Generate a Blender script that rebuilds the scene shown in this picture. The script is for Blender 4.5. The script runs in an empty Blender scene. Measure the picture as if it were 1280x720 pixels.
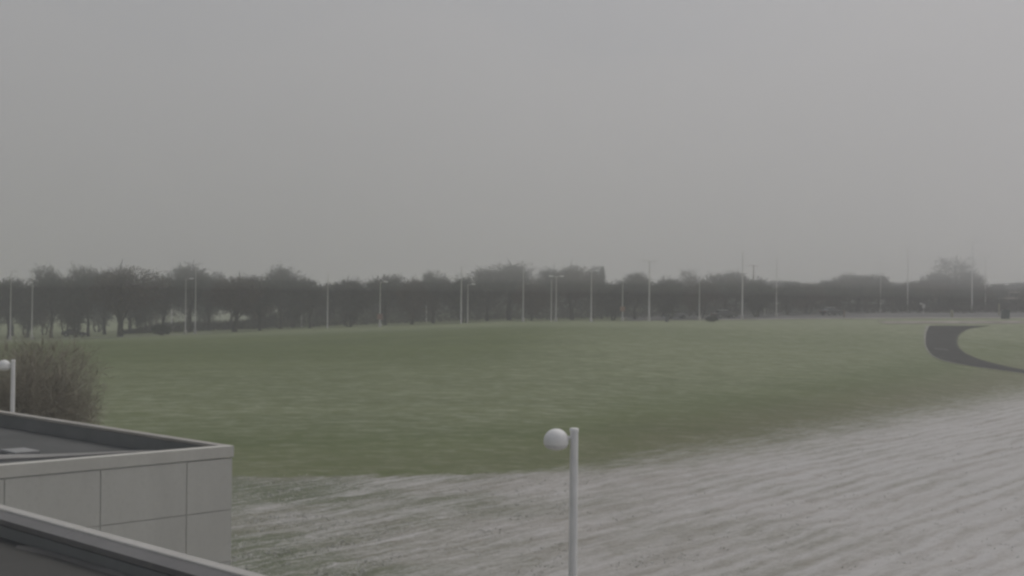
import bpy, bmesh, math, random
import numpy as np
from mathutils import Vector, Matrix, noise

random.seed(11)
SC = bpy.context.scene
COL = SC.collection

# ------------------------------------------------------------------ camera
CAMZ = 9.0
F = 1600.0                      # focal length in photo pixels (1280 wide)
ROLL = math.radians(0.6)
PITCH = math.atan(19.0 / F)
fw = Vector((0, math.cos(PITCH), math.sin(PITCH)))
up0 = Vector((0, -math.sin(PITCH), math.cos(PITCH)))
r0 = Vector((1, 0, 0))
RT = r0 * math.cos(ROLL) + up0 * math.sin(ROLL)
UP = up0 * math.cos(ROLL) - r0 * math.sin(ROLL)
EYE = Vector((0, 0, CAMZ))
cam_d = bpy.data.cameras.new("camera")
cam = bpy.data.objects.new("camera", cam_d)
COL.objects.link(cam)
m = Matrix((RT, UP, -fw)).transposed().to_4x4()
m.translation = EYE
cam.matrix_world = m
cam_d.sensor_width = 36
cam_d.lens = 36 * F / 1280
cam_d.clip_start = 0.1
cam_d.clip_end = 6000
SC.camera = cam


def ray(px, py):
    return fw * F + RT * (px - 640) - UP * (py - 360)


def at_depth(px, py, Y):
    d = ray(px, py)
    return EYE + d * (Y / d.y)


def at_z(px, py, z):
    d = ray(px, py)
    return EYE + d * ((z - EYE.z) / d.z)


# ------------------------------------------------------------------ terrain
def smooth(a, b, x):
    t = np.clip((x - a) / (b - a), 0, 1)
    return t * t * (3 - 2 * t)


def y_bound(X):
    d = np.clip(X, -300, 300) - 2.0
    return 64.0 + 0.70 * (d + np.sqrt(d * d + 40.0)) + 1.6 * np.exp(-((X + 8) / 7.0) ** 2) * 0.0


YF = 207.0


def terrain(X, Y):
    X = np.asarray(X, float)
    Y = np.asarray(Y, float)
    Xc = np.clip(X, -110, 110)
    zf = 5.85 + np.where(Xc < 0, 0.048 * Xc, 0.012 * Xc)
    yb = np.minimum(y_bound(Xc), 165.0)
    t = (Y - yb) / (YF - yb)
    # soft start at the foot of the bank, soft crest at the top
    e = 0.04
    ramp = 0.5 * (t + np.sqrt(t * t + e * e)) - 0.5 * ((t - 1) + np.sqrt((t - 1) ** 2 + 0.05 ** 2))
    z = zf * ramp
    k = 0.030 * smooth(5, 70, Xc)
    z = z + k * np.clip(Y - YF, 0, 90)
    # the bank has a little swell of its own
    z = z + 0.22 * np.sin(X * 0.055 + 0.6) * np.sin(Y * 0.043) * smooth(0.05, 0.4, t) * (1 - smooth(0.75, 1.0, t))
    return z


def tz(x, y):
    return float(terrain(x, y))


def on_ground(px, py, dz=0.0, ymax=330):
    d = ray(px, py)
    d = d / d.y
    y = 12.0
    last = y
    while y < ymax:
        p = EYE + d * y
        if p.z < tz(p.x, p.y):
            lo, hi = last, y
            for _ in range(30):
                mid = (lo + hi) / 2
                p = EYE + d * mid
                if p.z < tz(p.x, p.y):
                    hi = mid
                else:
                    lo = mid
            p = EYE + d * hi
            return Vector((p.x, p.y, tz(p.x, p.y) + dz))
        last = y
        y += 0.5
    p = EYE + d * ymax
    return Vector((p.x, p.y, tz(p.x, p.y) + dz))


# ------------------------------------------------------------------ object helpers
def tag(o, label=None, cat=None, group=None, kind=None):
    if label:
        o["label"] = label
    if cat:
        o["category"] = cat
    if group:
        o["group"] = group
    if kind:
        o["kind"] = kind
    return o


def empty(name, loc, rz=0.0, label=None, cat=None, group=None):
    o = bpy.data.objects.new(name, None)
    o.empty_display_size = 0.3
    COL.objects.link(o)
    o.location = loc
    o.rotation_euler = (0, 0, rz)
    return tag(o, label, cat, group)


def obj(name, bm, mat, parent=None, shade=False):
    me = bpy.data.meshes.new(name)
    bm.normal_update()
    bm.to_mesh(me)
    bm.free()
    if shade:
        for p in me.polygons:
            p.use_smooth = True
    me.materials.append(mat)
    o = bpy.data.objects.new(name, me)
    COL.objects.link(o)
    o.parent = parent
    return o


def obj_data(name, verts, faces, mat, parent=None, shade=False):
    me = bpy.data.meshes.new(name)
    me.from_pydata([tuple(v) for v in verts], [], faces)
    me.update()
    if shade:
        for p in me.polygons:
            p.use_smooth = True
    me.materials.append(mat)
    o = bpy.data.objects.new(name, me)
    COL.objects.link(o)
    o.parent = parent
    return o


def copy_tree(root, loc, rz=0.0, scale=None, **kw):
    r = root.copy()
    COL.objects.link(r)
    r.location = loc
    r.rotation_euler = (0, 0, rz)
    if scale:
        r.scale = scale
    for ch in list(root.children):
        c = ch.copy()
        COL.objects.link(c)
        c.parent = r
        for g in list(ch.children):
            d = g.copy()
            COL.objects.link(d)
            d.parent = c
    tag(r, **kw)
    return r


def add_box(bm, c, s, ax=None, bev=0.0):
    """box of full size s centred on c; ax = three axis vectors"""
    ax = ax or (Vector((1, 0, 0)), Vector((0, 1, 0)), Vector((0, 0, 1)))
    vs = []
    for k in (-1, 1):
        for j in (-1, 1):
            for i in (-1, 1):
                vs.append(bm.verts.new(Vector(c) + ax[0] * (i * s[0] / 2) + ax[1] * (j * s[1] / 2) + ax[2] * (k * s[2] / 2)))
    f = [(0, 2, 3, 1), (4, 5, 7, 6), (0, 1, 5, 4), (2, 6, 7, 3), (0, 4, 6, 2), (1, 3, 7, 5)]
    fs = [bm.faces.new([vs[i] for i in q]) for q in f]
    if bev:
        es = list({e for q in fs for e in q.edges})
        bmesh.ops.bevel(bm, geom=es, offset=bev, segments=2, affect="EDGES", profile=0.5)


def add_tube(bm, pts, radii, n=10, cap=True):
    rings = []
    pts = [Vector(p) for p in pts]
    for i, p in enumerate(pts):
        a = pts[max(i - 1, 0)]
        b = pts[min(i + 1, len(pts) - 1)]
        t = (b - a).normalized()
        h = Vector((0, 1, 0)) if abs(t.y) < 0.9 else Vector((1, 0, 0))
        x = t.cross(h).normalized()
        y = t.cross(x)
        rings.append([bm.verts.new(p + (x * math.cos(k * 2 * math.pi / n) + y * math.sin(k * 2 * math.pi / n)) * radii[i]) for k in range(n)])
    for a, b in zip(rings, rings[1:]):
        for k in range(n):
            f = bm.faces.new((a[k], a[(k + 1) % n], b[(k + 1) % n], b[k]))
            f.smooth = True
    if cap:
        bm.faces.new(rings[0])
        bm.faces.new(list(reversed(rings[-1])))


def add_lathe(bm, c, prof, n=24):
    """prof = [(r, z), ...] turned about the vertical through c"""
    rings = []
    c = Vector(c)
    for r, z in prof:
        if r < 1e-5:
            rings.append([bm.verts.new(c + Vector((0, 0, z)))])
        else:
            rings.append([bm.verts.new(c + Vector((r * math.cos(k * 2 * math.pi / n), r * math.sin(k * 2 * math.pi / n), z))) for k in range(n)])
    for a, b in zip(rings, rings[1:]):
        for k in range(n):
            q = [a[k % len(a)], a[(k + 1) % len(a)], b[(k + 1) % len(b)], b[k % len(b)]]
            q = list(dict.fromkeys(q))
            if len(q) > 2:
                f = bm.faces.new(q)
                f.smooth = True


# ------------------------------------------------------------------ materials
class NT:
    def __init__(self, name):
        self.m = bpy.data.materials.new(name)
        self.m.use_nodes = True
        self.n = self.m.node_tree.nodes
        self.l = self.m.node_tree.links
        self.b = self.n["Principled BSDF"]
        self.out = self.n["Material Output"]

    def node(self, t, **kw):
        x = self.n.new(t)
        for k, v in kw.items():
            setattr(x, k, v)
        return x

    def put(self, sock, v):
        if hasattr(v, "is_output"):
            self.l.new(v, sock)
        else:
            sock.default_value = v

    def math(self, op, a, b=0.0, c=0.0, clamp=False):
        x = self.node("ShaderNodeMath", operation=op, use_clamp=clamp)
        for s, v in zip(x.inputs, (a, b, c)):
            self.put(s, v)
        return x.outputs[0]

    def noise(self, vec, scale, detail=4, rough=0.55, dist=0.0):
        x = self.node("ShaderNodeTexNoise")
        self.put(x.inputs["Vector"], vec)
        x.inputs["Scale"].default_value = scale
        x.inputs["Detail"].default_value = detail
        x.inputs["Roughness"].default_value = rough
        x.inputs["Distortion"].default_value = dist
        return x.outputs["Fac"]

    def scale(self, vec, s):
        x = self.node("ShaderNodeVectorMath", operation="MULTIPLY")
        self.put(x.inputs[0], vec)
        x.inputs[1].default_value = s
        return x.outputs[0]

    def ramp(self, v, a, b, ease=True):
        x = self.node("ShaderNodeMapRange", interpolation_type="SMOOTHSTEP" if ease else "LINEAR")
        self.put(x.inputs["Value"], v)
        x.inputs["From Min"].default_value = a
        x.inputs["From Max"].default_value = b
        return x.outputs["Result"]

    def mix(self, f, a, b):
        x = self.node("ShaderNodeMix", data_type="RGBA")
        self.put(x.inputs[0], f)
        for s, v in ((x.inputs[6], a), (x.inputs[7], b)):
            self.put(s, v if hasattr(v, "is_output") else (*v, 1.0))
        return x.outputs[2]

    def pos(self):
        return self.node("ShaderNodeNewGeometry").outputs["Position"]

    def objc(self):
        return self.node("ShaderNodeTexCoord").outputs["Object"]

    def attr(self, name, out="Fac"):
        return self.node("ShaderNodeAttribute", attribute_name=name).outputs[out]

    def bump(self, h, strength, dist):
        x = self.node("ShaderNodeBump")
        x.inputs["Strength"].default_value = strength
        x.inputs["Distance"].default_value = dist
        self.put(x.inputs["Height"], h)
        self.l.new(x.outputs[0], self.b.inputs["Normal"])

    def done(self, color, rough=0.8, spec=0.3, metal=0.0):
        self.put(self.b.inputs["Base Color"], color if hasattr(color, "is_output") else (*color, 1.0))
        self.put(self.b.inputs["Roughness"], rough)
        self.b.inputs["Specular IOR Level"].default_value = spec
        self.b.inputs["Metallic"].default_value = metal
        return self.m


def mottled(name, c1, c2, scale=3.0, rough=0.75, spec=0.3, bump=0.0, metal=0.0, world=False, detail=5):
    t = NT(name)
    v = t.pos() if world else t.objc()
    n = t.noise(v, scale, detail, 0.6)
    if bump:
        t.bump(n, bump, 0.02)
    return t.done(t.mix(t.ramp(n, 0.3, 0.7), c1, c2), rough, spec, metal)


def ground_material():
    t = NT("frosted_grass")
    P = t.pos()
    row0 = t.attr("rowc", "Vector")          # (along the rows, across the rows, 0)
    wn = t.node("ShaderNodeTexNoise")
    t.put(wn.inputs["Vector"], t.scale(P, (1, 1, 0)))
    wn.inputs["Scale"].default_value = 0.22
    wn.inputs["Detail"].default_value = 3.0
    wsub = t.node("ShaderNodeVectorMath", operation="MULTIPLY_ADD")
    t.l.new(wn.outputs["Color"], wsub.inputs[0])
    wsub.inputs[1].default_value = (3.0, 1.1, 0.0)
    t.l.new(row0, wsub.inputs[2])
    row = wsub.outputs[0]
    d = t.attr("bank")                        # signed distance to the foot of the bank, metres
    edge_n = t.noise(t.scale(P, (1, 1, 0)), 0.16, 4, 0.6)
    edge_f = t.noise(t.scale(P, (1, 1, 0)), 1.6, 3, 0.6)
    wob = t.math("ADD", t.math("MULTIPLY_ADD", edge_n, 3.0, -1.5), t.math("MULTIPLY_ADD", edge_f, 1.6, -0.8))
    dd = t.math("ADD", d, wob)
    sx = t.node("ShaderNodeSeparateXYZ")
    t.l.new(P, sx.inputs[0])
    soft = t.ramp(sx.outputs[0], -3.0, 14.0)
    f8 = t.noise(t.scale(row, (0.5, 1.6, 0)), 1.0, 6, 0.72, 0.6)
    de = t.math("ADD", d, t.math("MULTIPLY_ADD", f8, 2.6, -1.3))
    de = t.math("ADD", de, t.math("MULTIPLY", soft, t.math("MULTIPLY_ADD", edge_n, 3.0, 0.0)))
    de = t.math("DIVIDE", de, t.math("MULTIPLY_ADD", soft, 10.0, 1.0))
    lawn = t.math("ADD", de, t.math("MULTIPLY_ADD", f8, 0.9, 0.05))
    lawn = t.ramp(lawn, 0.0, 1.0)
    # --- mown lawn on the bank
    l1 = t.noise(t.scale(P, (0.030, 0.10, 0)), 1.0, 5, 0.62, 0.3)
    l2 = t.noise(t.scale(P, (0.36, 0.80, 0)), 1.0, 6, 0.70, 0.5)
    l3 = t.noise(t.scale(P, (1.0, 2.6, 0)), 1.6, 4, 0.7)
    green = t.mix(t.ramp(l1, 0.35, 0.65), GREEN_A, GREEN_B)
    l4 = t.noise(t.scale(P, (1.0, 1.7, 0)), 0.55, 6, 0.75, 0.5)
    green = t.mix(t.math("MULTIPLY", t.ramp(l3, 0.35, 0.75), 0.40), green, STRAW)
    green = t.mix(t.math("MULTIPLY", t.ramp(l4, 0.50, 0.72), 0.50), green, GREEN_D)
    l5 = t.noise(t.scale(P, (0.9, 1.5, 0)), 2.6, 5, 0.75, 0.4)
    frost_zone = t.math("MAXIMUM", t.ramp(dd, 4.0, 22.0), t.math("MULTIPLY_ADD", soft, -0.5, 0.5))
    far_green = t.ramp(dd, 35.0, 95.0)
    fz = t.math("MULTIPLY", frost_zone, t.math("SUBTRACT", 1.0, t.math("MULTIPLY", far_green, 0.97)))
    right = t.ramp(sx.outputs[0], 12.0, 60.0)
    fz = t.math("MAXIMUM", fz, t.math("MULTIPLY", right, 0.50))
    fr = t.math("MULTIPLY", t.math("MULTIPLY_ADD", t.ramp(t.math("ADD", t.math("MULTIPLY", l2, 0.26), t.math("ADD", t.math("MULTIPLY", l4, 0.34), t.math("MULTIPLY", l5, 0.40))), 0.40, 0.63), 0.85, 0.15), fz)
    fr = t.math("MULTIPLY", fr, t.math("MULTIPLY_ADD", t.ramp(l1, 0.3, 0.7), 0.25, 0.75))
    green = t.mix(t.math("MULTIPLY", fr, 0.68), green, FROST)
    foot = t.math("SUBTRACT", 1.0, t.ramp(dd, 2.0, 14.0))
    foot = t.math("MULTIPLY", foot, t.math("MULTIPLY_ADD", soft, 0.65, 0.35))
    green = t.mix(t.math("MULTIPLY", foot, t.math("MULTIPLY_ADD", t.ramp(l2, 0.3, 0.7), 0.5, 0.30)), green, FOOT)
    green = t.mix(t.math("MULTIPLY", t.ramp(l5, 0.40, 0.66), 0.50), green, GREEN_D)
    green = t.mix(t.math("MULTIPLY", t.ramp(t.math("ADD", t.math("MULTIPLY", l4, 0.5), t.math("MULTIPLY", l2, 0.5)), 0.48, 0.68), 0.26), green, FROST)
    green = t.mix(t.math("MULTIPLY", t.ramp(sx.outputs[1], 186.0, 206.0), 0.22), green, FROST)
    wisps = t.ramp(t.noise(t.scale(P, (0.10, 0.55, 0)), 1.0, 6, 0.7, 0.6), 0.60, 0.78)
    green = t.mix(t.math("MULTIPLY", wisps, 0.07), green, SNOW)
    # --- rough, snow dusted grass in front
    r1 = t.noise(t.scale(row, (0.09, 0.95, 0)), 1.0, 6, 0.68, 0.45)
    r2 = t.noise(t.scale(row, (0.38, 2.6, 0)), 1.0, 6, 0.70, 0.7)
    r3 = t.noise(t.scale(P, (1, 1, 0)), 3.4, 5, 0.72, 0.3)
    r4 = t.noise(t.scale(P, (1, 1, 0)), 0.075, 4, 0.6)
    rows = t.noise(t.scale(row, (0.030, 0.62, 0)), 1.0, 3, 0.5, 0.25)
    wv = t.node("ShaderNodeTexWave", wave_type="BANDS", bands_direction="Y", wave_profile="SIN")
    t.l.new(t.scale(row, (0.25, 1.0, 0)), wv.inputs["Vector"])
    wv.inputs["Scale"].default_value = 0.26
    wv.inputs["Distortion"].default_value = 9.0
    wv.inputs["Detail"].default_value = 3.0
    wv.inputs["Detail Scale"].default_value = 0.5
    furrow = t.math("MULTIPLY", t.math("MULTIPLY_ADD", wv.outputs["Fac"], 0.085, -0.0425), t.ramp(sx.outputs[0], -4.0, 14.0))
    r5 = t.noise(t.scale(P, (1, 1, 0)), 9.0, 4, 0.7)
    s = t.math("ADD", t.math("MULTIPLY", r1, 0.34), t.math("MULTIPLY", r2, 0.36))
    s = t.math("ADD", s, t.math("MULTIPLY", r5, 0.22))
    s = t.math("ADD", s, furrow)
    s = t.math("ADD", s, t.math("MULTIPLY", r3, 0.24))
    s = t.math("ADD", s, t.math("MULTIPLY_ADD", rows, 0.12, -0.06))
    s = t.math("ADD", s, t.math("MULTIPLY_ADD", r4, 0.16, -0.08))
    s = t.math("ADD", s, t.math("MULTIPLY", t.ramp(sx.outputs[0], -12.0, 22.0), 0.13))
    gain = t.math("MULTIPLY_ADD", t.ramp(sx.outputs[0], -8.0, 6.0), -0.6, 1.6)
    s = t.math("MULTIPLY_ADD", t.math("SUBTRACT", s, 0.60), gain, 0.615)
    snow = t.ramp(s, 0.48, 0.82)
    base = t.mix(t.math("MULTIPLY_ADD", t.ramp(r4, 0.38, 0.62), 0.45, t.math("MULTIPLY", t.ramp(sx.outputs[0], -9.0, 7.0), 0.62), clamp=True), ROUGH_A, ROUGH_B)
    base = t.mix(t.math("MULTIPLY", t.ramp(r3, 0.4, 0.7), 0.35), base, STRAW)
    rough = t.mix(snow, base, SNOW)
    col = t.mix(lawn, rough, green)
    far = t.math("SUBTRACT", 1.0, t.ramp(d, 20.0, 110.0))
    h = t.math("ADD", t.math("MULTIPLY", r3, 0.5), t.math("MULTIPLY", r2, 0.8))
    bm_ = t.node("ShaderNodeBump")
    bm_.inputs["Distance"].default_value = 0.10
    t.put(bm_.inputs["Strength"], t.math("MULTIPLY_ADD", far, 0.5, 0.12))
    t.put(bm_.inputs["Height"], h)
    t.l.new(bm_.outputs[0], t.b.inputs["Normal"])
    return t.done(col, 0.92, 0.15)


GREEN_D = (0.072, 0.092, 0.030)
GREEN_A = (0.078, 0.117, 0.027)
GREEN_B = (0.108, 0.145, 0.041)
STRAW = (0.21, 0.195, 0.105)
FROST = (0.43, 0.45, 0.33)
FOOT = (0.200, 0.180, 0.125)
ROUGH_A = (0.145, 0.168, 0.110)
ROUGH_B = (0.315, 0.288, 0.255)
SNOW = (0.52, 0.51, 0.488)

M = {}
M["ground"] = ground_material()
M["lamp_paint"] = mottled("white_lamp_paint", (0.72, 0.72, 0.70), (0.80, 0.80, 0.78), 2.0, 0.45, 0.4)
M["dome"] = mottled("white_dome", (0.78, 0.78, 0.755), (0.85, 0.85, 0.825), 4.0, 0.5, 0.5)
M["bowl"] = mottled("grey_lens_bowl", (0.66, 0.66, 0.65), (0.74, 0.74, 0.73), 4.0, 0.3, 0.5)
M["pole"] = mottled("galvanised_pole", (0.58, 0.57, 0.54), (0.68, 0.67, 0.64), 1.5, 0.6, 0.4)
M["pole_head"] = mottled("pale_lamp_head", (0.74, 0.74, 0.72), (0.84, 0.84, 0.82), 2.0, 0.5, 0.4)
M["pole_dark"] = mottled("dark_metal", (0.08, 0.085, 0.09), (0.13, 0.13, 0.13), 2.0, 0.6, 0.4)
M["concrete"] = mottled("pale_concrete", (0.42, 0.41, 0.38), (0.56, 0.55, 0.51), 1.2, 0.9, 0.2)
M["asphalt"] = mottled("wet_asphalt", (0.032, 0.033, 0.031), (0.052, 0.052, 0.049), 0.5, 0.95, 0.05, world=True)
M["lot"] = mottled("dusted_asphalt", (0.085, 0.085, 0.085), (0.17, 0.165, 0.16), 0.25, 0.85, 0.2, world=True)
M["kerb"] = mottled("snowy_kerb", (0.36, 0.32, 0.29), (0.62, 0.60, 0.57), 0.3, 0.9, 0.2, world=True)
M["drive_edge"] = mottled("dusted_edging", (0.17, 0.175, 0.14), (0.32, 0.32, 0.28), 0.8, 0.9, 0.2, world=True)
M["verge"] = mottled("muddy_verge", (0.07, 0.074, 0.052), (0.13, 0.135, 0.09), 0.7, 0.95, 0.1, world=True)
M["pavement"] = mottled("dusted_pavement", (0.20, 0.18, 0.15), (0.36, 0.335, 0.30), 0.4, 0.9, 0.1, world=True)
M["line"] = mottled("worn_white_paint", (0.16, 0.165, 0.16), (0.26, 0.26, 0.25), 2.0, 0.8, 0.2, world=True)
M["bark"] = mottled("grey_bark", (0.035, 0.032, 0.028), (0.075, 0.068, 0.060), 3.0, 0.9, 0.1)
M["twig"] = mottled("grey_twigs", (0.040, 0.038, 0.034), (0.085, 0.080, 0.072), 0.8, 0.9, 0.1)
M["brown_twig"] = mottled("brown_twigs", (0.060, 0.040, 0.032), (0.110, 0.078, 0.064), 0.8, 0.9, 0.1)
M["bush_twig"] = mottled("brown_bush_twigs", (0.29, 0.268, 0.215), (0.41, 0.378, 0.305), 0.9, 0.9, 0.1)
M["needles"] = mottled("dark_needles", (0.020, 0.030, 0.022), (0.045, 0.058, 0.042), 1.5, 0.9, 0.1)
M["panel"] = None


def weathered(name, c1, c2, c3, rough=0.7):
    t = NT(name)
    v = t.objc()
    a = t.noise(t.scale(v, (1, 1, 0.25)), 1.1, 5, 0.6)
    b = t.noise(v, 14.0, 4, 0.6)
    col = t.mix(t.ramp(a, 0.3, 0.7), c1, c2)
    col = t.mix(t.math("MULTIPLY", t.ramp(b, 0.45, 0.8), 0.4), col, c3)
    t.bump(b, 0.08, 0.01)
    return t.done(col, rough, 0.25)


M["panel"] = weathered("precast_panel", (0.54, 0.535, 0.49), (0.60, 0.595, 0.545), (0.48, 0.475, 0.43))
M["fascia"] = weathered("pale_fascia", (0.55, 0.54, 0.49), (0.61, 0.60, 0.545), (0.50, 0.49, 0.45))
M["coping"] = weathered("tan_coping_metal", (0.36, 0.34, 0.30), (0.44, 0.42, 0.38), (0.30, 0.28, 0.25), 0.5)
M["coping_light"] = weathered("light_coping_edge", (0.40, 0.392, 0.36), (0.48, 0.47, 0.435), (0.34, 0.33, 0.30), 0.45)
M["coping_grey"] = weathered("grey_coping_slope", (0.165, 0.162, 0.157), (0.20, 0.197, 0.19), (0.14, 0.14, 0.14), 0.5)
M["joint"] = mottled("dark_joint", (0.38, 0.375, 0.355), (0.44, 0.435, 0.41), 3.0, 0.9, 0.1)


def membrane_material(name, a, b, dust, amount):
    t = NT(name)
    v = t.objc()
    n1 = t.noise(v, 0.6, 5, 0.6)
    n2 = t.noise(v, 7.0, 5, 0.7)
    col = t.mix(t.ramp(n1, 0.3, 0.7), a, b)
    w = t.math("MULTIPLY", t.ramp(t.math("ADD", t.math("MULTIPLY", n1, 0.7), t.math("MULTIPLY", n2, 0.3)), 0.48, 0.72), amount)
    col = t.mix(w, col, dust)
    t.bump(n2, 0.2, 0.01)
    return t.done(col, 0.95, 0.06)


M["membrane"] = membrane_material("dark_roof_membrane", (0.115, 0.119, 0.114), (0.135, 0.139, 0.134), (0.16, 0.16, 0.155), 0.3)
M["upstand"] = membrane_material("dark_upstand", (0.20, 0.207, 0.200), (0.235, 0.242, 0.235), (0.26, 0.26, 0.255), 0.2)
M["roof_near"] = membrane_material("near_roof_membrane", (0.085, 0.085, 0.080), (0.110, 0.109, 0.103), (0.14, 0.135, 0.13), 0.35)
M["ridge"] = membrane_material("dusted_ridge", (0.27, 0.265, 0.25), (0.34, 0.335, 0.32), (0.42, 0.41, 0.39), 0.6)
M["lap"] = membrane_material("dusted_lap", (0.13, 0.128, 0.12), (0.20, 0.195, 0.185), (0.27, 0.265, 0.25), 0.6)
M["pale_hatch"] = mottled("pale_plastic", (0.24, 0.245, 0.24), (0.30, 0.30, 0.29), 2.0, 0.5, 0.4)
M["snow_roof"] = mottled("thin_snow", (0.60, 0.60, 0.60), (0.75, 0.75, 0.75), 3.0, 0.9, 0.2)
M["car_dark"] = mottled("dark_car_paint", (0.020, 0.022, 0.026), (0.032, 0.034, 0.038), 1.0, 0.3, 0.5)
M["car_white"] = mottled("white_car_paint", (0.66, 0.66, 0.65), (0.76, 0.76, 0.75), 1.0, 0.35, 0.5)
M["car_silver"] = mottled("silver_car_paint", (0.33, 0.34, 0.35), (0.42, 0.43, 0.44), 1.0, 0.3, 0.5)
M["glass"] = mottled("dark_window_glass", (0.02, 0.022, 0.025), (0.035, 0.038, 0.04), 1.0, 0.1, 0.5)
M["rubber"] = mottled("black_rubber", (0.018, 0.018, 0.018), (0.03, 0.03, 0.03), 4.0, 0.85, 0.2)
M["rim"] = mottled("grey_rim", (0.25, 0.25, 0.26), (0.35, 0.35, 0.36), 4.0, 0.4, 0.5)
M["tail"] = mottled("red_lens", (0.25, 0.02, 0.02), (0.35, 0.03, 0.03), 4.0, 0.3, 0.5)
M["red_sign"] = mottled("faded_red_sign", (0.26, 0.15, 0.13), (0.33, 0.21, 0.18), 2.0, 0.6, 0.3)
M["orange_sign"] = mottled("orange_brown_sign", (0.26, 0.15, 0.10), (0.32, 0.20, 0.14), 2.0, 0.6, 0.3)
M["white_sign"] = mottled("white_sign", (0.40, 0.40, 0.38), (0.48, 0.48, 0.46), 2.0, 0.6, 0.3)
M["yellow"] = mottled("dull_yellow_paint", (0.26, 0.25, 0.17), (0.34, 0.33, 0.23), 3.0, 0.7, 0.3)
M["wood"] = mottled("weathered_wood", (0.18, 0.12, 0.09), (0.28, 0.20, 0.15), 3.0, 0.9, 0.1)
M["cabinet"] = mottled("dark_teal_paint", (0.028, 0.050, 0.052), (0.045, 0.070, 0.072), 2.0, 0.6, 0.3)
M["brick"] = mottled("tan_brick", (0.15, 0.125, 0.10), (0.21, 0.175, 0.14), 1.0, 0.9, 0.1)
M["pale_band"] = mottled("pale_stone_band", (0.34, 0.31, 0.26), (0.44, 0.40, 0.34), 1.0, 0.9, 0.1)
M["roofing"] = mottled("dark_roofing", (0.05, 0.05, 0.05), (0.09, 0.085, 0.08), 1.0, 0.9, 0.1)

# ------------------------------------------------------------------ ground sheet
def build_ground():
    th = [-180, -160, -140, -120, -100, -85, -70, -55, -45, -38, -33, -29.5, -27.5]
    th += [-26 + 0.17 * i for i in range(int(52 / 0.17) + 1)]
    th += [27.5, 29.5, 33, 38, 45, 55, 70, 85, 100, 120, 140, 160]
    th = np.radians(np.array(th))
    rs = [0.5, 2, 4, 7, 10, 13, 16, 19, 22, 25, 28, 31, 34]
    while rs[-1] < 262:
        rs.append(rs[-1] * 1.0052 + 0.0)
    while rs[-1] < 2600:
        rs.append(rs[-1] * 1.10)
    rs = np.array(rs)
    R, T = np.meshgrid(rs, th, indexing="ij")
    X = R * np.sin(T)
    Y = R * np.cos(T)
    Z = terrain(X, Y)
    yb = np.minimum(y_bound(np.clip(X, -110, 110)), 165.0)
    slope = (np.minimum(y_bound(X + 0.5), 1e3) - np.minimum(y_bound(X - 0.5), 1e3))
    D = (Y - yb) / np.sqrt(1 + slope ** 2)
    n0, n1 = R.shape
    # real tufts and ridges on the rough foreground (fades out with distance)
    amp = (1 - smooth(95, 150, R)) * (1 - smooth(24, 27, np.abs(np.degrees(T))))
    amp = amp * (R > 33)
    for i in range(n0):
        if amp[i].max() <= 0:
            continue
        for j in range(n1):
            a = amp[i, j]
            if a <= 0:
                continue
            x, y, d = X[i, j], Y[i, j], D[i, j]
            w = 1.0 if d < 0 else max(0.22, 1 - d / 6.0)
            al, ac = (x + 1.5 * y) / 1.803, (y - 1.5 * x) / 1.803
            v = noise.noise((al * 0.35, ac * 1.3, 0.3)) * 0.07 + noise.noise((x * 1.5, y * 1.9, 4.0)) * 0.05 + noise.noise((al * 0.10, ac * 0.55, 9.0)) * 0.06
            Z[i, j] += v * a * w
    verts = np.stack([X, Y, Z], -1).reshape(-1, 3)
    idx = np.arange(n0 * n1).reshape(n0, n1)
    a = idx[:-1, :]
    b = idx[1:, :]
    an = np.roll(idx, -1, axis=1)[:-1, :]
    bn = np.roll(idx, -1, axis=1)[1:, :]
    quads = np.stack([a, an, bn, b], -1).reshape(-1, 4)
    me = bpy.data.meshes.new("ground")
    nv, nf = len(verts), len(quads)
    me.vertices.add(nv)
    me.vertices.foreach_set("co", verts.astype(np.float32).ravel())
    me.loops.add(nf * 4)
    me.loops.foreach_set("vertex_index", quads[:, ::-1].astype(np.int32).ravel())
    me.polygons.add(nf)
    me.polygons.foreach_set("loop_start", np.arange(0, nf * 4, 4, dtype=np.int32))
    me.update(calc_edges=True)
    me.validate()
    me.polygons.foreach_set("use_smooth", np.ones(len(me.polygons), dtype=bool))
    at = me.attributes.new("bank", "FLOAT", "POINT")
    at.data.foreach_set("value", D.astype(np.float32).ravel())
    at = me.attributes.new("rowc", "FLOAT_VECTOR", "POINT")
    rc = np.stack([(X + 1.25 * Y) / 1.601, (Y - 1.25 * X) / 1.601, np.zeros_like(D)], -1).astype(np.float32)
    at.data.foreach_set("vector", rc.ravel())
    me.materials.append(M["ground"])
    o = bpy.data.objects.new("ground", me)
    COL.objects.link(o)
    tag(o, kind="structure")
    return o


build_ground()


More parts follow.
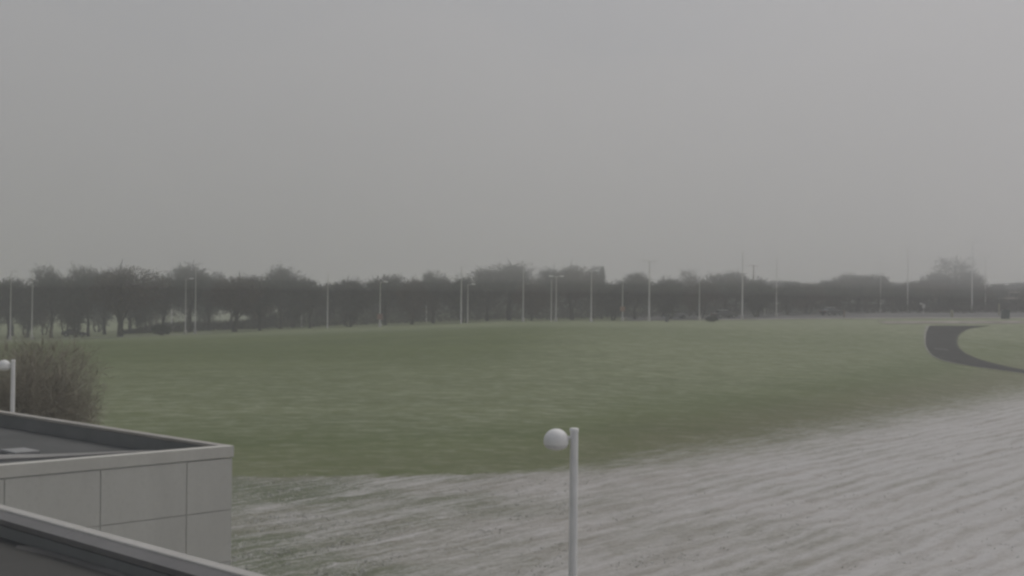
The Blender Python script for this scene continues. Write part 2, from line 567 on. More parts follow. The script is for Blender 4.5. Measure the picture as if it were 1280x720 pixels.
def build_tufts():
    t = NT("dusted_tufts")
    P = t.pos()
    n = t.noise(P, 1.3, 4, 0.7)
    c = t.mix(t.ramp(n, 0.40, 0.60), (0.40, 0.41, 0.35), (0.52, 0.51, 0.47))
    hgt = t.attr("tip")
    c = t.mix(t.math("MULTIPLY", hgt, t.ramp(t.noise(P, 0.7, 4, 0.7), 0.38, 0.62)), c, (0.74, 0.73, 0.71))
    mat = t.done(c, 0.95, 0.1)
    rnd = random.Random(8)
    V, Fc, T = [], [], []
    n_ = 0
    while n_ < 9000:
        y = 36 + 90 * rnd.random() ** 1.5
        x = rnd.uniform(-0.26, 0.44) * y
        dist = y - float(y_bound(x))
        if dist > -0.3 + rnd.uniform(-2.0, 1.2):
            continue
        if noise.noise((x * 0.5, y * 0.5, 2.0)) < -0.22 + rnd.uniform(-.3, .3):
            continue
        if rnd.random() < 0.85 * float(smooth(-6, 12, x)):
            continue
        n_ += 1
        z = tz(x, y)
        lean = Vector((rnd.uniform(-1, 1), rnd.uniform(-1, 1), 0))
        hh = rnd.uniform(0.04, 0.09)
        for b in range(4):
            a = rnd.uniform(0, 6.283)
            o = Vector((x + rnd.gauss(0, .07), y + rnd.gauss(0, .07), z - 0.03))
            wv_ = Vector((math.cos(a), math.sin(a), 0)) * rnd.uniform(0.012, 0.028)
            tip = o + Vector((math.sin(a) * .07, math.cos(a) * .07, hh * rnd.uniform(.6, 1.1))) + lean * hh * 0.7
            i = len(V)
            V.extend((o - wv_, o + wv_, tip))
            T.extend((0.15, 0.15, 1.0))
            Fc.append((i, i + 1, i + 2))
    o = obj_data("grass", V, Fc, mat)
    at = o.data.attributes.new("tip", "FLOAT", "POINT")
    at.data.foreach_set("value", np.array(T, dtype=np.float32))
    return tag(o, kind="stuff")


build_tufts()


def strip(name, left, right, mat, dz, kind="structure", n=60):
    """ribbon draped on the terrain between two ground polylines of equal length"""
    def res(pl):
        pl = [Vector(p) for p in pl]
        # Catmull-Rom through the points
        out = []
        k = len(pl) - 1
        for i in range(n + 1):
            f = i / n * k
            a = min(int(f), k - 1)
            t = f - a
            p0, p1, p2, p3 = pl[max(a - 1, 0)], pl[a], pl[a + 1], pl[min(a + 2, k)]
            out.append(0.5 * ((2 * p1) + (p2 - p0) * t + (2 * p0 - 5 * p1 + 4 * p2 - p3) * t * t + (3 * p1 - p0 - 3 * p2 + p3) * t ** 3))
        return out
    L, Rr = res(left), res(right)
    m_ = 10
    vs, fs = [], []
    for a, b in zip(L, Rr):
        for j in range(m_ + 1):
            p = a.lerp(b, j / m_)
            vs.append((p.x, p.y, tz(p.x, p.y) + dz))
    for i in range(n):
        for j in range(m_):
            q = i * (m_ + 1) + j
            fs.append((q, q + 1, q + m_ + 2, q + m_ + 1))
    o = obj_data(name, vs, fs, mat, shade=True)
    bm = bmesh.new()
    bm.from_mesh(o.data)
    bmesh.ops.recalc_face_normals(bm, faces=bm.faces)
    if sum(f.normal.z for f in bm.faces) < 0:
        bmesh.ops.reverse_faces(bm, faces=bm.faces)
    bm.to_mesh(o.data)
    bm.free()
    return tag(o, kind=kind)


# drive curving up from the right to the car park
g = lambda pts: [on_ground(x, y) for x, y in pts]
outer = g([(1162, 407.5), (1158, 416), (1157, 427), (1159, 436), (1168, 446), (1188, 453), (1226, 459.5), (1280, 467), (1345, 477)])
inner = g([(1232, 407.5), (1209, 411.5), (1198, 419), (1195.5, 427), (1198, 435), (1208, 443), (1234, 452.5), (1282, 463), (1345, 472.5)])
strip("asphalt_drive", outer, inner, M["asphalt"], 0.05)
edge_o = [a + (a - b).normalized() * (0.55 if k < 6 else 0.3) for k, (a, b) in enumerate(zip(outer, inner))]
strip("drive_kerb", edge_o, outer, M["drive_edge"], 0.075)
edge_i = [b + (b - a).normalized() * (0.9 if k < 6 else 0.35) for k, (a, b) in enumerate(zip(outer, inner))]
strip("drive_verge", inner, edge_i, M["verge"], 0.045)
strip("pavement", [Vector((60 + 6 * k, 205.6 + 0.12 * k, 0)) for k in range(8)], [Vector((60 + 6 * k, 210.5 + 0.1 * k, 0)) for k in range(8)], M["pavement"], 0.06)
c = on_ground(1176.5, 437)
ln = bmesh.new()
for k in range(7):
    pass
ln.free()
mk = [(c.x - 0.95, c.y - 0.30), (c.x + 0.95, c.y - 0.45), (c.x + 0.95, c.y + 0.10), (c.x - 0.95, c.y + 0.25)]
tag(obj_data("road_marking", [(x, y, tz(x, y) + 0.075) for x, y in mk], [(0, 1, 2, 3)], M["line"]), kind="structure")

# cross street and car park beyond the crest
def ystrip(name, x0, x1, y0, y1, mat, dz, y0b=None, y1b=None):
    y0b = y0 if y0b is None else y0b
    y1b = y1 if y1b is None else y1b
    return strip(name, [Vector((x0 + (x1 - x0) * i / 8, y0 + (y0b - y0) * i / 8, 0)) for i in range(9)],
                 [Vector((x0 + (x1 - x0) * i / 8, y1 + (y1b - y1) * i / 8, 0)) for i in range(9)], mat, dz)


ystrip("car_park", 22, 150, 231.0, 300, M["lot"], 0.03)
ystrip("street", 20, 150, 222.5, 230.8, M["lot"], 0.03)
ystrip("street_kerb", 34, 112, 220.3, 222.3, M["kerb"], 0.10)
ystrip("footpath", -92, -50, 213.6, 215.6, M["concrete"], 0.06, 213.0, 215.0)

# ------------------------------------------------------------------ trees
def rvec(rnd):
    while True:
        v = Vector((rnd.uniform(-1, 1), rnd.uniform(-1, 1), rnd.uniform(-1, 1)))
        if 0.05 < v.length < 1:
            return v.normalized()


def curve_pts(a, b, rnd, sag, n):
    a, b = Vector(a), Vector(b)
    L = (b - a).length
    off = rvec(rnd) * L * 0.10
    pts = []
    for i in range(n + 1):
        t = i / n
        p = a.lerp(b, t) + off * math.sin(math.pi * t) + Vector((0, 0, sag * L * math.sin(math.pi * t)))
        pts.append(p + rvec(rnd) * L * 0.018 * (0 < i < n))
    return pts


def grow(seed, H, trunk_h, rx, rz, trunk_r, limbs, subs, twigs, twig_len, twig_w, base_low=0.0, top_bias=0.0, stems=1, stem_spread=0.0, tri_leaf=0.0, lead_k=0.97):
    """bare broadleaf tree: returns (trunk bmesh, twig verts, twig faces); base at origin"""
    rnd = random.Random(seed)
    bm = bmesh.new()
    cz = H - rz
    tips = []
    # uneven crown: a handful of lobes
    lobes = [(rvec(rnd), rnd.uniform(0.10, 0.26)) for _ in range(9)]

    def shell(dirn):
        k = 0.86
        for l, s in lobes:
            k += s * max(0, dirn.dot(l)) ** 5 - 0.05
        return max(0.6, min(1.12, k + 0.12))

    def crown_point(rad):
        while True:
            d = rvec(rnd)
            if d.z < -0.55 and rnd.random() < 0.7:
                continue
            s = shell(d) * rad
            p = Vector((d.x * rx * s, d.y * rx * s, cz + d.z * rz * s))
            if p.z > base_low:
                return p

    for si in range(stems):
        ang = si * 2 * math.pi / max(1, stems) + rnd.uniform(-0.4, 0.4)
        lean = Vector((math.cos(ang), math.sin(ang), 0)) * stem_spread
        b0 = lean * 0.15
        top = Vector((lean.x, lean.y, trunk_h)) + Vector((rnd.uniform(-.15, .15), rnd.uniform(-.15, .15), 0))
        pts = curve_pts(b0 - Vector((0, 0, 0.25)), top, rnd, 0.0, 4)
        add_tube(bm, pts, [trunk_r * k for k in (1.35, 1.05, 0.98, 0.93, 0.90)], 9, cap=False)
        lead_end = Vector((top.x * 1.3 + rnd.uniform(-.4, .4), top.y * 1.3 + rnd.uniform(-.4, .4), H * lead_k))
        lead = curve_pts(top, lead_end, rnd, 0.0, 6)
        add_tube(bm, lead, [trunk_r * (0.88 - 0.13 * i) for i in range(7)], 7, cap=False)
        nl = max(3, limbs // stems)
        for li in range(nl):
            f = (li + 0.5) / nl
            src = lead[min(5, int(f * 4.2))].lerp(lead[min(6, int(f * 4.2) + 1)], rnd.random()) if li > 1 else top
            end = crown_point(rnd.uniform(0.70, 0.92))
            if end.z < src.z - 0.8:
                end.z = src.z - 0.8 + rnd.uniform(0, 0.6)
            lp = curve_pts(src, end, rnd, 0.10, 5)
            r1 = trunk_r * rnd.uniform(0.30, 0.46)
            add_tube(bm, lp, [r1 * (1 - 0.16 * i) for i in range(6)], 6, cap=False)
            tips.append(lp)
            for s_ in range(subs):
                a = lp[rnd.randint(1, 5)]
                tgt = crown_point(rnd.uniform(0.55, 1.0) ** 0.6)
                b = a.lerp(tgt, rnd.uniform(0.35, 0.75))
                sp = curve_pts(a, b, rnd, 0.10, 3)
                r2 = r1 * rnd.uniform(0.25, 0.42)
                add_tube(bm, sp, [r2, r2 * .75, r2 * .5, r2 * .25], 4, cap=False)
                tips.append(sp)
    # twigs: thin slivers clustered round the branches and loosely filling the crown
    V, Fc = [], []

    def sliver(p, d, L, w):
        s = d.cross(rvec(rnd))
        if s.length < 1e-3:
            return
        s = s.normalized() * w
        i = len(V)
        mid = p + d * L * 0.55 + rvec(rnd) * L * 0.08
        V.extend((p - s, p + s, mid + s * 0.7, p + d * L, mid - s * 0.7))
        Fc.append((i, i + 1, i + 2, i + 3, i + 4))

    nt = int(twigs)
    for k in range(nt):
        pl = rnd.choice(tips)
        i = rnd.randint(1, len(pl) - 1)
        q = pl[i].lerp(pl[i - 1], rnd.random()) + rvec(rnd) * rnd.random() ** 1.5 * rx * 0.30
        if rnd.random() < 0.35:
            q = crown_point(rnd.random() ** 0.45)
        if q.z > H * 1.02 or q.z < base_low:
            q.z = max(base_low + 0.1, min(q.z, H))
        out = Vector((q.x, q.y, (q.z - cz) * 0.8))
        out = out.normalized() if out.length > 0.01 else Vector((0, 0, 1))
        d = (out * 0.7 + rvec(rnd) * 0.8 + Vector((0, 0, 0.45 + top_bias))).normalized()
        L = twig_len * rnd.uniform(0.5, 1.25)
        sliver(q, d, L, twig_w * rnd.uniform(0.5, 1.2))
        for _ in range(2):
            a = q + d * L * rnd.uniform(0.2, 0.8)
            sliver(a, (d + rvec(rnd) * 0.9).normalized(), L * 0.55, twig_w * 0.6)
    if tri_leaf:
        for k in range(int(nt * tri_leaf)):
            pl = rnd.choice(tips)
            q = pl[rnd.randint(1, len(pl) - 1)] + rvec(rnd) * rnd.random() * rx * 0.34
            if q.z < base_low:
                continue
            a, b = rvec(rnd) * 0.13, rvec(rnd) * 0.10
            i = len(V)
            V.extend((q - a, q + b, q + a, q - b))
            Fc.append((i, i + 1, i + 2, i + 3))
    return bm, V, Fc


def make_tree(name, loc, twig_mat, label, cat="tree", group=None, **kw):
    r = empty(name, loc, 0.0, label, cat, group)
    bm, V, Fc = grow(**kw)
    obj("trunk", bm, M["bark"], r)
    obj_data("crown", V, Fc, twig_mat, r)
    return r


def make_conifer(name, loc, H, rad, seed, label, group=None):
    rnd = random.Random(seed)
    r = empty(name, loc, 0.0, label, "tree", group)
    bm = bmesh.new()
    add_tube(bm, [(0, 0, -0.2), (0, 0, H * 0.5), (0, 0, H)], [0.2, 0.12, 0.02], 8, cap=False)
    obj("trunk", bm, M["bark"], r)
    V, Fc = [], []
    for k in range(2600):
        t = rnd.random() ** 0.8
        z = 0.5 + (H - 0.5) * t
        rr = rad * (1 - t) ** 0.85 * (0.35 + 0.65 * rnd.random()) * (0.85 + 0.15 * math.sin(z * 5))
        a = rnd.uniform(0, 6.283)
        d = Vector((math.cos(a), math.sin(a), -0.25 + rnd.uniform(-.2, .3)))
        p = Vector((math.cos(a) * rr, math.sin(a) * rr, z))
        s = rvec(rnd) * 0.07
        i = len(V)
        V.extend((p - s, p + s, p + d * 0.38))
        Fc.append((i, i + 1, i + 2))
    obj_data("crown", V, Fc, M["needles"], r)
    return r


# prototypes stand straight at their first place; the others are copies of them
PROTO = {}
SPEC = {
    # dense rounded twiggy crown on a short trunk (9 m)
    "round": ("bare_tree", "twig", dict(H=9.0, trunk_h=1.7, rx=3.9, rz=3.9, trunk_r=0.20, limbs=13, subs=7, twigs=3600, twig_len=0.85, twig_w=0.030, base_low=1.1)),
    "round2": ("bare_tree", "twig", dict(H=9.0, trunk_h=1.5, rx=3.6, rz=3.9, trunk_r=0.18, limbs=12, subs=7, twigs=3400, twig_len=0.8, twig_w=0.030, base_low=0.9)),
    "oak": ("bare_tree", "brown_twig", dict(H=10.0, trunk_h=1.6, rx=4.8, rz=4.3, trunk_r=0.30, limbs=14, subs=8, twigs=4200, twig_len=0.8, twig_w=0.034, base_low=1.2, tri_leaf=0.5)),
    "tall": ("bare_tree", "twig", dict(H=12.0, trunk_h=3.0, rx=3.3, rz=4.9, trunk_r=0.22, limbs=14, subs=7, twigs=2700, twig_len=0.95, twig_w=0.026, base_low=2.0, top_bias=0.3)),
    "airy": ("bare_tree", "twig", dict(H=12.0, trunk_h=4.0, rx=4.4, rz=3.7, trunk_r=0.20, limbs=11, subs=5, twigs=800, twig_len=1.1, twig_w=0.026, base_low=3.8)),
    "low": ("bare_tree", "twig", dict(H=8.0, trunk_h=0.7, rx=4.4, rz=4.1, trunk_r=0.13, limbs=14, subs=7, twigs=4200, twig_len=0.8, twig_w=0.032, base_low=0.0, stems=3, stem_spread=0.5)),
    "low2": ("bare_tree", "brown_twig", dict(H=8.0, trunk_h=0.8, rx=4.2, rz=4.0, trunk_r=0.13, limbs=13, subs=7, twigs=4000, twig_len=0.8, twig_w=0.032, base_low=0.0, stems=2, stem_spread=0.4, tri_leaf=0.3)),
}
BASE_H = {k: v[2]["H"] for k, v in SPEC.items()}
BASE_R = {k: v[2]["rx"] for k, v in SPEC.items()}
trnd = random.Random(5)


def plant(kind, px, top, wpx, Y, label, group):
    """a tree whose crown tops out where the photo's does, standing on the terrain at depth Y"""
    if px > 780 and kind != "airy":
        top -= 3.5
    q = at_depth(px, top, Y)
    z0 = tz(q.x, q.y)
    H = max(2.0, q.z - z0)
    s = H / BASE_H[kind]
    w = 1.16 * wpx / 2 * Y / F / BASE_R[kind]
    rz = trnd.uniform(0, 6.28)
    loc = (q.x, q.y, z0)
    if kind not in PROTO:
        nm, mt, kw = SPEC[kind]
        r = make_tree(nm, loc, M[mt], label, group=group, seed=sum(map(ord, kind)), **kw)
        r.rotation_euler.z = rz
        r.scale = (w, w, s)
        PROTO[kind] = r
    else:
        r = copy_tree(PROTO[kind], loc, rz, (w, w, s), label=label, cat="tree", group=group)
    return r


FRONT = "bare trees in the front row beyond the lawn"
BACK = "hazy bare trees filling the far row"
front = [
    # kind, px, top, width, depth, label
    ("round", 12, 343, 74, 240, "hazy bare tree behind the lamp post at the left edge"),
    ("round2", 66, 330, 72, 236, "rounded bare tree just right of the second lamp post from the left"),
    ("low", 96, 340, 54, 228, "low bare tree with several thin trunks beside the pale footpath"),
    ("round", 112, 327, 62, 232, "bare tree with a domed top left of the big brownish tree"),
    ("oak", 152, 320, 104, 216, "broad brownish tree on a thick trunk at the end of the pale footpath"),
    ("round2", 205, 340, 62, 236, "bare tree standing behind the dark evergreen shrub"),
    ("tall", 238, 320, 66, 238, "tall hazy bare tree behind the pair of lamp posts at left"),
    ("oak", 295, 335, 80, 222, "broad bare tree on a stout trunk right of the pair of lamp posts at left"),
    ("round", 326, 340, 60, 226, "bare tree on a thin trunk just right of the stout trunked tree"),
    ("tall", 352, 323, 56, 240, "tall bare tree rising above its neighbours in the left third of the row"),
    ("round2", 388, 346, 56, 236, "bare tree left of the lone lamp post in the left half"),
    ("low", 438, 342, 72, 232, "wide bare tree between the lone post and the post with the red sign"),
    ("round", 482, 339, 66, 234, "bare tree behind the lamp post with the faded red sign"),
    ("low2", 515, 341, 60, 232, "brownish low crowned tree right of the post with the red sign"),
    ("round2", 543, 337, 62, 236, "bare tree behind the faint half hidden lamp post"),
    ("low", 580, 339, 66, 232, "bare tree behind the tall and short posts standing close together"),
    ("round", 610, 332, 62, 240, "bare tree right of the tall and short posts standing close together"),
    ("tall", 638, 320, 84, 244, "wide tall bare tree with a feathery top near the middle of the row"),
    ("low2", 664, 346, 64, 234, "low brownish tree right of the post below the feathery tree"),
    ("tall", 690, 327, 46, 246, "narrow hazy tree behind the two posts standing side by side"),
    ("oak", 716, 321, 62, 240, "dense dark round topped tree left of the double headed lamp post"),
    ("round2", 741, 331, 44, 244, "bare tree directly behind the double headed lamp post"),
    ("low", 768, 347, 66, 232, "bare tree behind the post with the orange sign"),
    ("round", 794, 341, 62, 238, "domed bare tree between the orange sign and the tall post right of it"),
    ("low", 836, 345, 70, 234, "wide low crowned tree right of the tall post beyond the orange sign"),
    ("airy", 862, 331, 36, 250, "spindly bare tree sticking out above the hazy tops right of centre"),
    ("low2", 876, 346, 60, 234, "brownish low tree behind the post with the bright footing"),
    ("round", 908, 342, 66, 238, "bare tree left of the tall thin post right of centre"),
    ("low", 946, 346, 64, 236, "bare tree in front of the hazy utility pole"),
    ("round2", 984, 354, 58, 244, "low bare tree beside the faint post behind the kerb"),
    ("low2", 1010, 354, 56, 246, "small brownish tree left of the car with the white roof"),
    ("low", 1038, 349, 64, 250, "bare tree behind the car with the white roof"),
    ("round", 1072, 344, 68, 254, "taller bare tree right of the car with the white roof"),
    ("round2", 1098, 346, 56, 256, "bare tree behind the short post left of the white road sign"),
    ("low", 1128, 354, 58, 256, "low bare tree left of the white road sign"),
    ("oak", 1152, 348, 68, 258, "dense dark tree behind the white road sign"),
    ("airy", 1193, 315, 74, 262, "tall open crowned tree standing above the others at right"),
    ("tall", 1174, 338, 50, 270, "hazy upright tree just left of the tall open crowned tree"),
    ("tall", 1212, 336, 44, 272, "hazy upright tree just right of the tall open crowned tree"),
    ("tall", 1062, 340, 46, 270, "dim upright tree standing a little above the crowns right of the white roofed car"),
    ("tall", 920, 336, 46, 262, "dim upright tree just left of the tall thin post right of centre"),
    ("low", 1196, 352, 66, 262, "dark low tree under the tall open crowned tree"),
    ("low2", 1222, 350, 46, 264, "low brownish tree beside the tallest lamp post at right"),
    ("round", 1243, 356, 46, 272, "small hazy bare tree right of the dim tall post near the tallest one"),
    ("round", 1266, 355, 62, 300, "bare tree behind the low brick building"),
    ("low", 1296, 352, 60, 262, "dark bare tree cut by the right edge"),
]
for f in front:
    plant(*f[:5], f[5], FRONT)
for kd, px, top, w_, Y_ in [("low", 34, 346, 66, 252), ("low2", 84, 344, 60, 250), ("round", 132, 336, 70, 250), ("low", 178, 342, 66, 248), ("round2", 262, 338, 60, 250), ("low2", 318, 344, 60, 252), ("low", 368, 346, 60, 250), ("round", 410, 350, 60, 250)]:
    plant(kd, px, top, w_, Y_, "hazy bare tree showing as dim fill between the front trees of the row", BACK)
k = 0
kinds = ["low", "round", "low2", "round2"]
for px in range(-10, 1300, 34):
    jx = trnd.uniform(-8, 8)
    t = px / 1280
    top = 346 + 10 * t + trnd.uniform(-3, 6)
    plant(kinds[k % 4], px + jx, top, trnd.uniform(60, 84), trnd.uniform(278, 312), "hazy bare tree showing as dim fill between the front trees of the row", BACK)
    k += 1

q = at_depth(753, 333, 246)
make_conifer("conifer_tree", (q.x, q.y, tz(q.x, q.y)), q.z - tz(q.x, q.y), 1.5, 3, "narrow dark conifer with a pointed tip right of the double headed lamp post")

# brush filling the ground under and behind the trees: nobody could count its stems
rnd = random.Random(21)
V, Fc = [], []
for k in range(95000):
    px = rnd.uniform(150, 1330)
    Yb = rnd.uniform(244, 278)
    x = (px - 640) / F * Yb
    hh = (3.7 + 1.5 * noise.noise((x * 0.13, 3.1, 0)) + 0.8 * noise.noise((x * 0.6, 1.1, 0))) * (0.42 * smooth(150, 215, px) + 0.58 * smooth(318, 380, px))
    if px > 1165:
        hh *= 0.35
    z = rnd.random() ** 1.15 * hh
    p = Vector((x, Yb, tz(x, Yb) + z))
    d = (rvec(rnd) + Vector((0, 0, 0.8))).normalized()
    sd_ = d.cross(rvec(rnd))
    if sd_.length < 0.05:
        continue
    sd_ = sd_.normalized() * 0.045
    L = rnd.uniform(0.5, 1.1)
    i = len(V)
    V.extend((p - sd_, p + sd_, p + d * L))
    Fc.append((i, i + 1, i + 2))
tag(obj_data("undergrowth", V, Fc, M["twig"]), kind="stuff")

# dark shrubs
def make_shrub(name, px, Y, w, h, seed, label, mat):
    rnd = random.Random(seed)
    x = (px - 640) / F * Y
    r = empty(name, (x, Y, tz(x, Y)), 0, label, "shrub")
    bm = bmesh.new()
    tips = []
    for i in range(9):
        a = i * 0.7 + rnd.uniform(-.2, .2)
        e = Vector((math.cos(a) * w * 0.32, math.sin(a) * w * 0.28, h * rnd.uniform(0.5, 0.8)))
        pl = curve_pts((math.cos(a) * .12, math.sin(a) * .12, -0.1), e, rnd, 0.1, 3)
        add_tube(bm, pl, [0.04, 0.03, 0.02, 0.012], 5, cap=False)
        tips.append(pl)
    obj("stem", bm, M["bark"], r)
    V, Fc = [], []
    for k in range(3200):
        d = rvec(rnd)
        rr = rnd.random() ** 0.35 * (0.85 + 0.15 * noise.noise(d * 2.3 + Vector((seed, 0, 0))))
        p = Vector((d.x * w / 2 * rr, d.y * w / 2 * rr * 0.8, h * 0.48 + d.z * h * 0.5 * rr))
        a, b = rvec(rnd) * 0.10, rvec(rnd) * 0.07
        i = len(V)
        V.extend((p - a, p + b, p + a, p - b))
        Fc.append((i, i + 1, i + 2, i + 3))
    obj_data("foliage", V, Fc, mat, r)
    return r


make_shrub("evergreen_shrub", 203, 214, 3.9, 2.0, 1, "dark rounded evergreen shrub left of the pair of lamp posts", M["needles"])
make_shrub("evergreen_shrub", 890, 214, 2.6, 0.95, 2, "low dark shrub on the lawn edge right of the post with the bright footing", M["needles"])

# the near bare tree behind the roof, at left
q = at_depth(42, 408, 50)
make_tree("bare_tree", (q.x, q.y, 0.0), M["bush_twig"], "brown twiggy bush-like tree close behind the flat roof and globe lamp at left",
          seed=77, H=q.z * 1.12, trunk_h=0.8, rx=4.25, rz=4.4, trunk_r=0.045, limbs=40, subs=10, twigs=19000, twig_len=0.66, twig_w=0.0058, base_low=0.3, lead_k=0.72, stems=5, stem_spread=0.8)

# ------------------------------------------------------------------ globe lamps by the building
def globe_lamp(px, py, Y, side, label):
    top = at_depth(px, py, Y)
    z0 = tz(top.x, top.y)
    H = top.z - z0
    r = empty("globe_lamp", (top.x, top.y, z0), 0, label, "lamp post", "white globe lamps beside the building")
    bm = bmesh.new()
    add_tube(bm, [(0, 0, -0.1), (0, 0, 0.6), (0, 0, H - 0.04), (0, 0, H)], [0.082, 0.078, 0.066, 0.060], 20)
    obj("pole", bm, M["lamp_paint"], r)
    bm = bmesh.new()
    add_lathe(bm, (0, 0, H), [(0.072, -0.05), (0.074, 0.0), (0.06, 0.012), (0.0, 0.016)], 20)
    obj("pole_cap", bm, M["dome"], r)
    bm = bmesh.new()
    add_lathe(bm, (0, 0, 0.0), [(0.17, -0.02), (0.17, 0.03), (0.10, 0.05), (0.085, 0.12)], 20)
    obj("base_flange", bm, M["lamp_paint"], r)
    ax = side * 0.295
    bm = bmesh.new()
    add_tube(bm, [(0, 0, H - 0.15), (ax * 0.5, 0, H - 0.15), (ax, 0, H - 0.15)], [0.035, 0.032, 0.032], 12)
    obj("arm", bm, M["lamp_paint"], r)
    bm = bmesh.new()
    R = 0.205
    add_lathe(bm, (ax, 0, H - 0.20), [(R * 0.985, -0.055), (R, -0.03), (R, 0.0)] + [(R * math.cos(a), R * 0.98 * math.sin(a)) for a in [i * math.pi / 18 for i in range(1, 9)]] + [(0, R * 0.98)], 28)
    d = obj("dome", bm, M["dome"], r)
    bm = bmesh.new()
    add_lathe(bm, (ax, 0, H - 0.255), [(R * 0.95, 0.0)] + [(R * 0.95 * math.cos(a), -0.10 * math.sin(a)) for a in [i * math.pi / 12 for i in range(1, 6)]] + [(0, -0.10)], 28)
    obj("lens", bm, M["bowl"], r)
    return r


globe_lamp(717.8, 536, 21.0, -1, "white globe lamp on a pale pole rising from the snowy grass in the foreground")
globe_lamp(16.5, 450, 42.0, -1, "white globe lamp cut by the left edge, behind the flat roof")

# ------------------------------------------------------------------ buildings in the foreground
phi = math.radians(44.3)
U = Vector((math.sin(phi), math.cos(phi), 0))        # right-forward
V_ = Vector((-math.cos(phi), math.sin(phi), 0))      # left-forward
Zv = Vector((0, 0, 1))
AX = (U, V_, Zv)
Cn = at_depth(291, 557, 24.0)                        # top of the wing's corner
ZT = Cn.z


def rel(base, s, t, z):                              # s along U, t along V
    p = base + U * s + V_ * t
    return Vector((p.x, p.y, z))


wing = empty("flat_roofed_wing", (Cn.x, Cn.y, 0), 0, "pale panelled building wing with a flat dark roof at left", "building")
WL, WD = 16.0, 26.0                                  # along -U, along +V


def wobj(name, bm, mat, parent=None, shade=False):
    """mesh given in world coordinates, stored relative to its thing"""
    bmesh.ops.recalc_face_normals(bm, faces=bm.faces)
    bmesh.ops.translate(bm, verts=bm.verts, vec=-Vector(root_loc))
    o = obj(name, bm, mat, parent, shade)
    return o


root_loc = Vector(wing.location)
fas = 0.225
# structural core
bm = bmesh.new()
zt = ZT - 0.30
add_box(bm, rel(Cn, -WL / 2 - 0.01, WD / 2 - 0.05, zt / 2 - 0.15), (WL - 0.06, WD - 0.14, zt), AX)
wobj("backing_wall", bm, M["joint"], wing)
# panels on the wall that faces the camera (and the hidden end wall)
bm = bmesh.new()
seams = [0.0, 0.968]
while seams[-1] < WL:
    seams.append(seams[-1] + 1.69)
seams[-1] = WL
zr = [ZT - fas]
while zr[-1] > 0.0:
    zr.append(zr[-1] - 0.968)
gap = 0.012
for a, b in zip(seams, seams[1:]):
    for za, zb in zip(zr, zr[1:]):
        add_box(bm, rel(Cn, -(a + b) / 2, 0.03, (za + zb) / 2), (b - a - gap, 0.06, za - zb - gap), AX, 0.006)
tt = 0.065
while tt < WD - 0.1:
    for za, zb in zip(zr, zr[1:]):
        add_box(bm, rel(Cn, -0.03, tt + 0.845, (za + zb) / 2), (0.06, 1.69 - gap, za - zb - gap), AX, 0.006)
    tt += 1.69
wobj("wall_panels", bm, M["panel"], wing)
# parapet: fascia on the front, coping with seams on the right
bm = bmesh.new()
add_box(bm, rel(Cn, -WL / 2 + 0.01, 0.085, ZT - fas / 2 + 0.006), (WL + 0.02, 0.20, fas - 0.012), AX, 0.008)
wobj("fascia", bm, M["fascia"], wing)
bm = bmesh.new()
t0 = 0.19
while t0 < WD:
    L = min(3.05, WD - t0)
    add_box(bm, rel(Cn, -0.075, t0 + L / 2, ZT - 0.03), (0.20, L - 0.012, 0.06), AX, 0.010)
    t0 += L
wobj("coping", bm, M["coping"], wing)
bm = bmesh.new()
add_box(bm, rel(Cn, -0.085, WD / 2 + 0.19, ZT - 0.235), (0.17, WD - 0.2, 0.34), AX)
wobj("parapet_upstand", bm, M["upstand"], wing)
bm = bmesh.new()
zroof = ZT - 0.34
n_ = 24
grid = [[bm.verts.new(rel(Cn, -0.172 - (WL - 0.18) * i / n_, 0.188 + (WD - 0.2) * j / n_, zroof + 0.02 * noise.noise((i * 0.7, j * 0.7, 2)))) for j in range(n_ + 1)] for i in range(n_ + 1)]
for i in range(n_):
    for j in range(n_):
        bm.faces.new((grid[i][j], grid[i + 1][j], grid[i + 1][j + 1], grid[i][j + 1]))
wobj("roof", bm, M["membrane"], wing, True)
# pale strip lying along the roof, and a low pale hatch
def roofpt(px, py, z):
    return at_z(px, py, z)


bm = bmesh.new()
top_l = [roofpt(x, y, zroof + 0.05) for x, y in [(-90, 571), (-30, 569.0), (10, 568.0), (50, 567.6), (100, 566.0), (160, 563.6), (215, 561.2)]]
bot_l = [roofpt(x, y, zroof + 0.05) for x, y in [(-90, 576.5), (-30, 574.5), (10, 573.0), (50, 571.5), (100, 568.8), (160, 565.2), (215, 562.0)]]
for k in range(len(top_l) - 1):
    a, b, c_, d_ = top_l[k], top_l[k + 1], bot_l[k + 1], bot_l[k]
    lo = [Vector((p.x, p.y, zroof - 0.02)) for p in (a, b, c_, d_)]
    va = [bm.verts.new(p) for p in (a, b, c_, d_)]
    vb = [bm.verts.new(p) for p in lo]
    bm.faces.new(va)
    for i in range(4):
        bm.faces.new((va[i], vb[i], vb[(i + 1) % 4], va[(i + 1) % 4]))
bmesh.ops.remove_doubles(bm, verts=bm.verts, dist=1e-4)
wobj("roof_flashing", bm, M["ridge"], wing)
h = roofpt(25, 563.5, zroof + 0.06)
bm = bmesh.new()
add_box(bm, (h.x, h.y, zroof + 0.035), (0.50, 0.70, 0.09), AX, 0.02)
wobj("roof_hatch", bm, M["pale_hatch"], wing)

